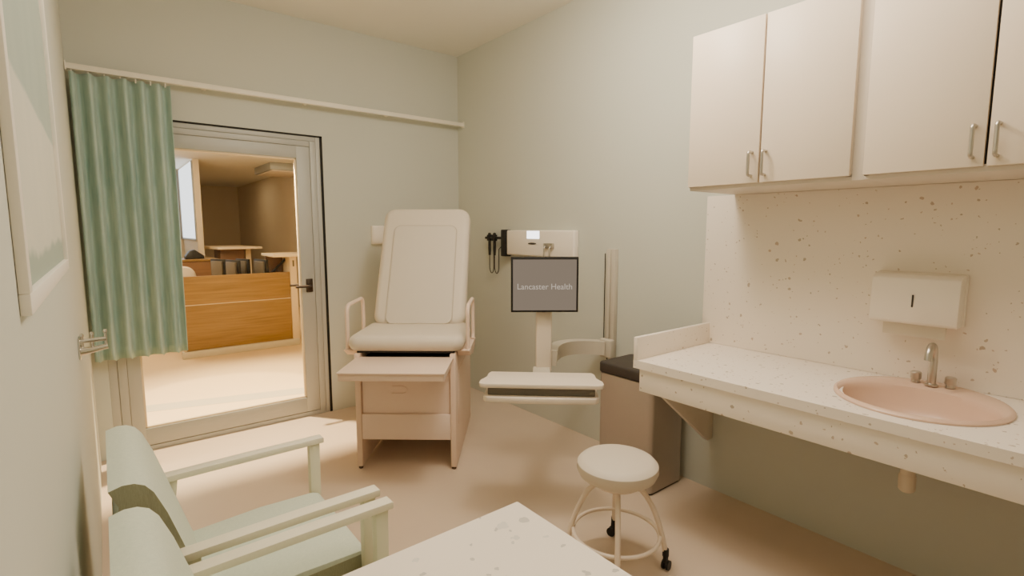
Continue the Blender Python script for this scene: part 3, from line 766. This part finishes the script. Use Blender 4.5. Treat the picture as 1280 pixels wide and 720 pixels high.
BX = tag(obj('label_printer', G().prism([(-.12, 0), (.12, 0), (.12, .05), (.0, .14), (-.06, .12), (-.12, .04)], 'y', -.1, .1, .006), M['black']), 'dark sloped label printer on the staff counter', 'printer'); BX.location = (1.10, 9.1, 1.0505)
OC = thing('office_chair', 'cream rounded chair back behind the left end of reception desk', 'chair', (.77, 7.98, 0))
obj('backrest', G().pad(.40, .50, .14, .06, .028, Matrix.Translation((0, 0, .76)) @ Matrix.Rotation(PI / 2, 4, 'X')), M['vinyl'], OC)
obj('seat', G().pad(.46, .44, .10, .08, .03, Matrix.Translation((0, .2, .42))), M['vinyl'], OC)
obj('stem', G().tube([(0, .2, .06), (0, .2, .43)], .028, 12).tube([(0, .2, .44), (0, .04, .42), (0, -.02, .55)], .02, 8), M['charcoal'], OC)
g = G()
for i in range(5):
    a = 2 * PI * i / 5; g.tube([(0, .2, .08), (.27 * math.cos(a), .2 + .27 * math.sin(a), .05)], .018, 8)
    g.lathe([(0, -.025), (.018, -.02), (.025, 0), (.018, .02), (0, .025)], 10, (.27 * math.cos(a), .2 + .27 * math.sin(a), .0255))
obj('star_base', g, M['charcoal'], OC)
CL = thing('ceiling_unit', 'pale boxy unit hung under the corridor ceiling near the wall', 'ceiling unit', (2.70, 9.6, CH))
obj('housing', G().box(-.42, .2, -.35, .75, -.12, -.001, .012, 3), M['mullion'], CL)
obj('lower_panel', G().box(-.38, .16, -.31, .71, -.135, -.12, .006), M['white'], CL)

# ------------------------------------------------------------------ lights
def light(name, kind, loc, energy, col, **kw):
    l = bpy.data.lights.new(name, kind); l.energy = energy; l.color = col
    rot = kw.pop('rot', (0, 0, 0))
    for k, v in kw.items(): setattr(l, k, v)
    o = bpy.data.objects.new(name, l); COL.objects.link(o); o.location = loc; o.rotation_euler = rot
    return o
WARM = (1.0, .87, .715)
light('ceiling_light_main', 'AREA', (1.4, 1.2, H - .03), 25, WARM, shape='RECTANGLE', size=1.3, size_y=2.0)
light('upper_room_fill', 'POINT', (1.55, 1.62, 2.78), 30, WARM, shadow_soft_size=.16)  # unseen point light added to brighten ceiling and upper walls
C2 = (1.0, .76, .46)
light('corridor_downlight', 'SPOT', (.77, 5.1, CH - .02), 230, C2, spot_size=math.radians(37), spot_blend=.2, shadow_soft_size=.05)
light('door_downlight', 'SPOT', (1.0, 4.42, CH - .02), 760, C2, spot_size=math.radians(84), spot_blend=.5, shadow_soft_size=.03)
light('walkway_fill', 'SPOT', (1.0, 6.0, CH - .02), 22, C2, spot_size=math.radians(120), spot_blend=.9, shadow_soft_size=.2)  # soft spot added to lift the corridor floor
light('corridor_fill', 'POINT', (2.55, 5.6, 2.0), 9, C2, shadow_soft_size=.25)  # unseen fill added to brighten the corridor ceiling
light('station_fill', 'POINT', (.25, 7.5, 1.95), 58, C2, shadow_soft_size=.25)  # added fill, out of sight behind the curtain, for the corridor ceiling
light('station_light', 'AREA', (1.6, 8.6, CH - .02), 8, C2, shape='RECTANGLE', size=2.0, size_y=.6)
light('far_light', 'AREA', (2.1, 12.2, CH - .02), 4, C2, shape='RECTANGLE', size=.8, size_y=1.2)

w = bpy.data.worlds.new('World'); scene.world = w; w.use_nodes = True
bg = w.node_tree.nodes.get('Background') or w.node_tree.nodes.new('ShaderNodeBackground')
bg.inputs[0].default_value = (.9, .88, .8, 1); bg.inputs[1].default_value = .3

# ------------------------------------------------------------------ camera
cam = bpy.data.cameras.new('camera'); cam.sensor_width = 36; cam.lens = 36 * 642.595 / 1280; cam.clip_start = .01
co = bpy.data.objects.new('camera', cam); COL.objects.link(co)
co.location = (0, 0, 1.4846); co.rotation_euler = (PI / 2 - .112426, 0, -.673815)
scene.camera = co
scene.view_settings.view_transform = 'AgX'
scene.view_settings.exposure = 0.6
scene.cycles.max_bounces = 10; scene.cycles.diffuse_bounces = 6
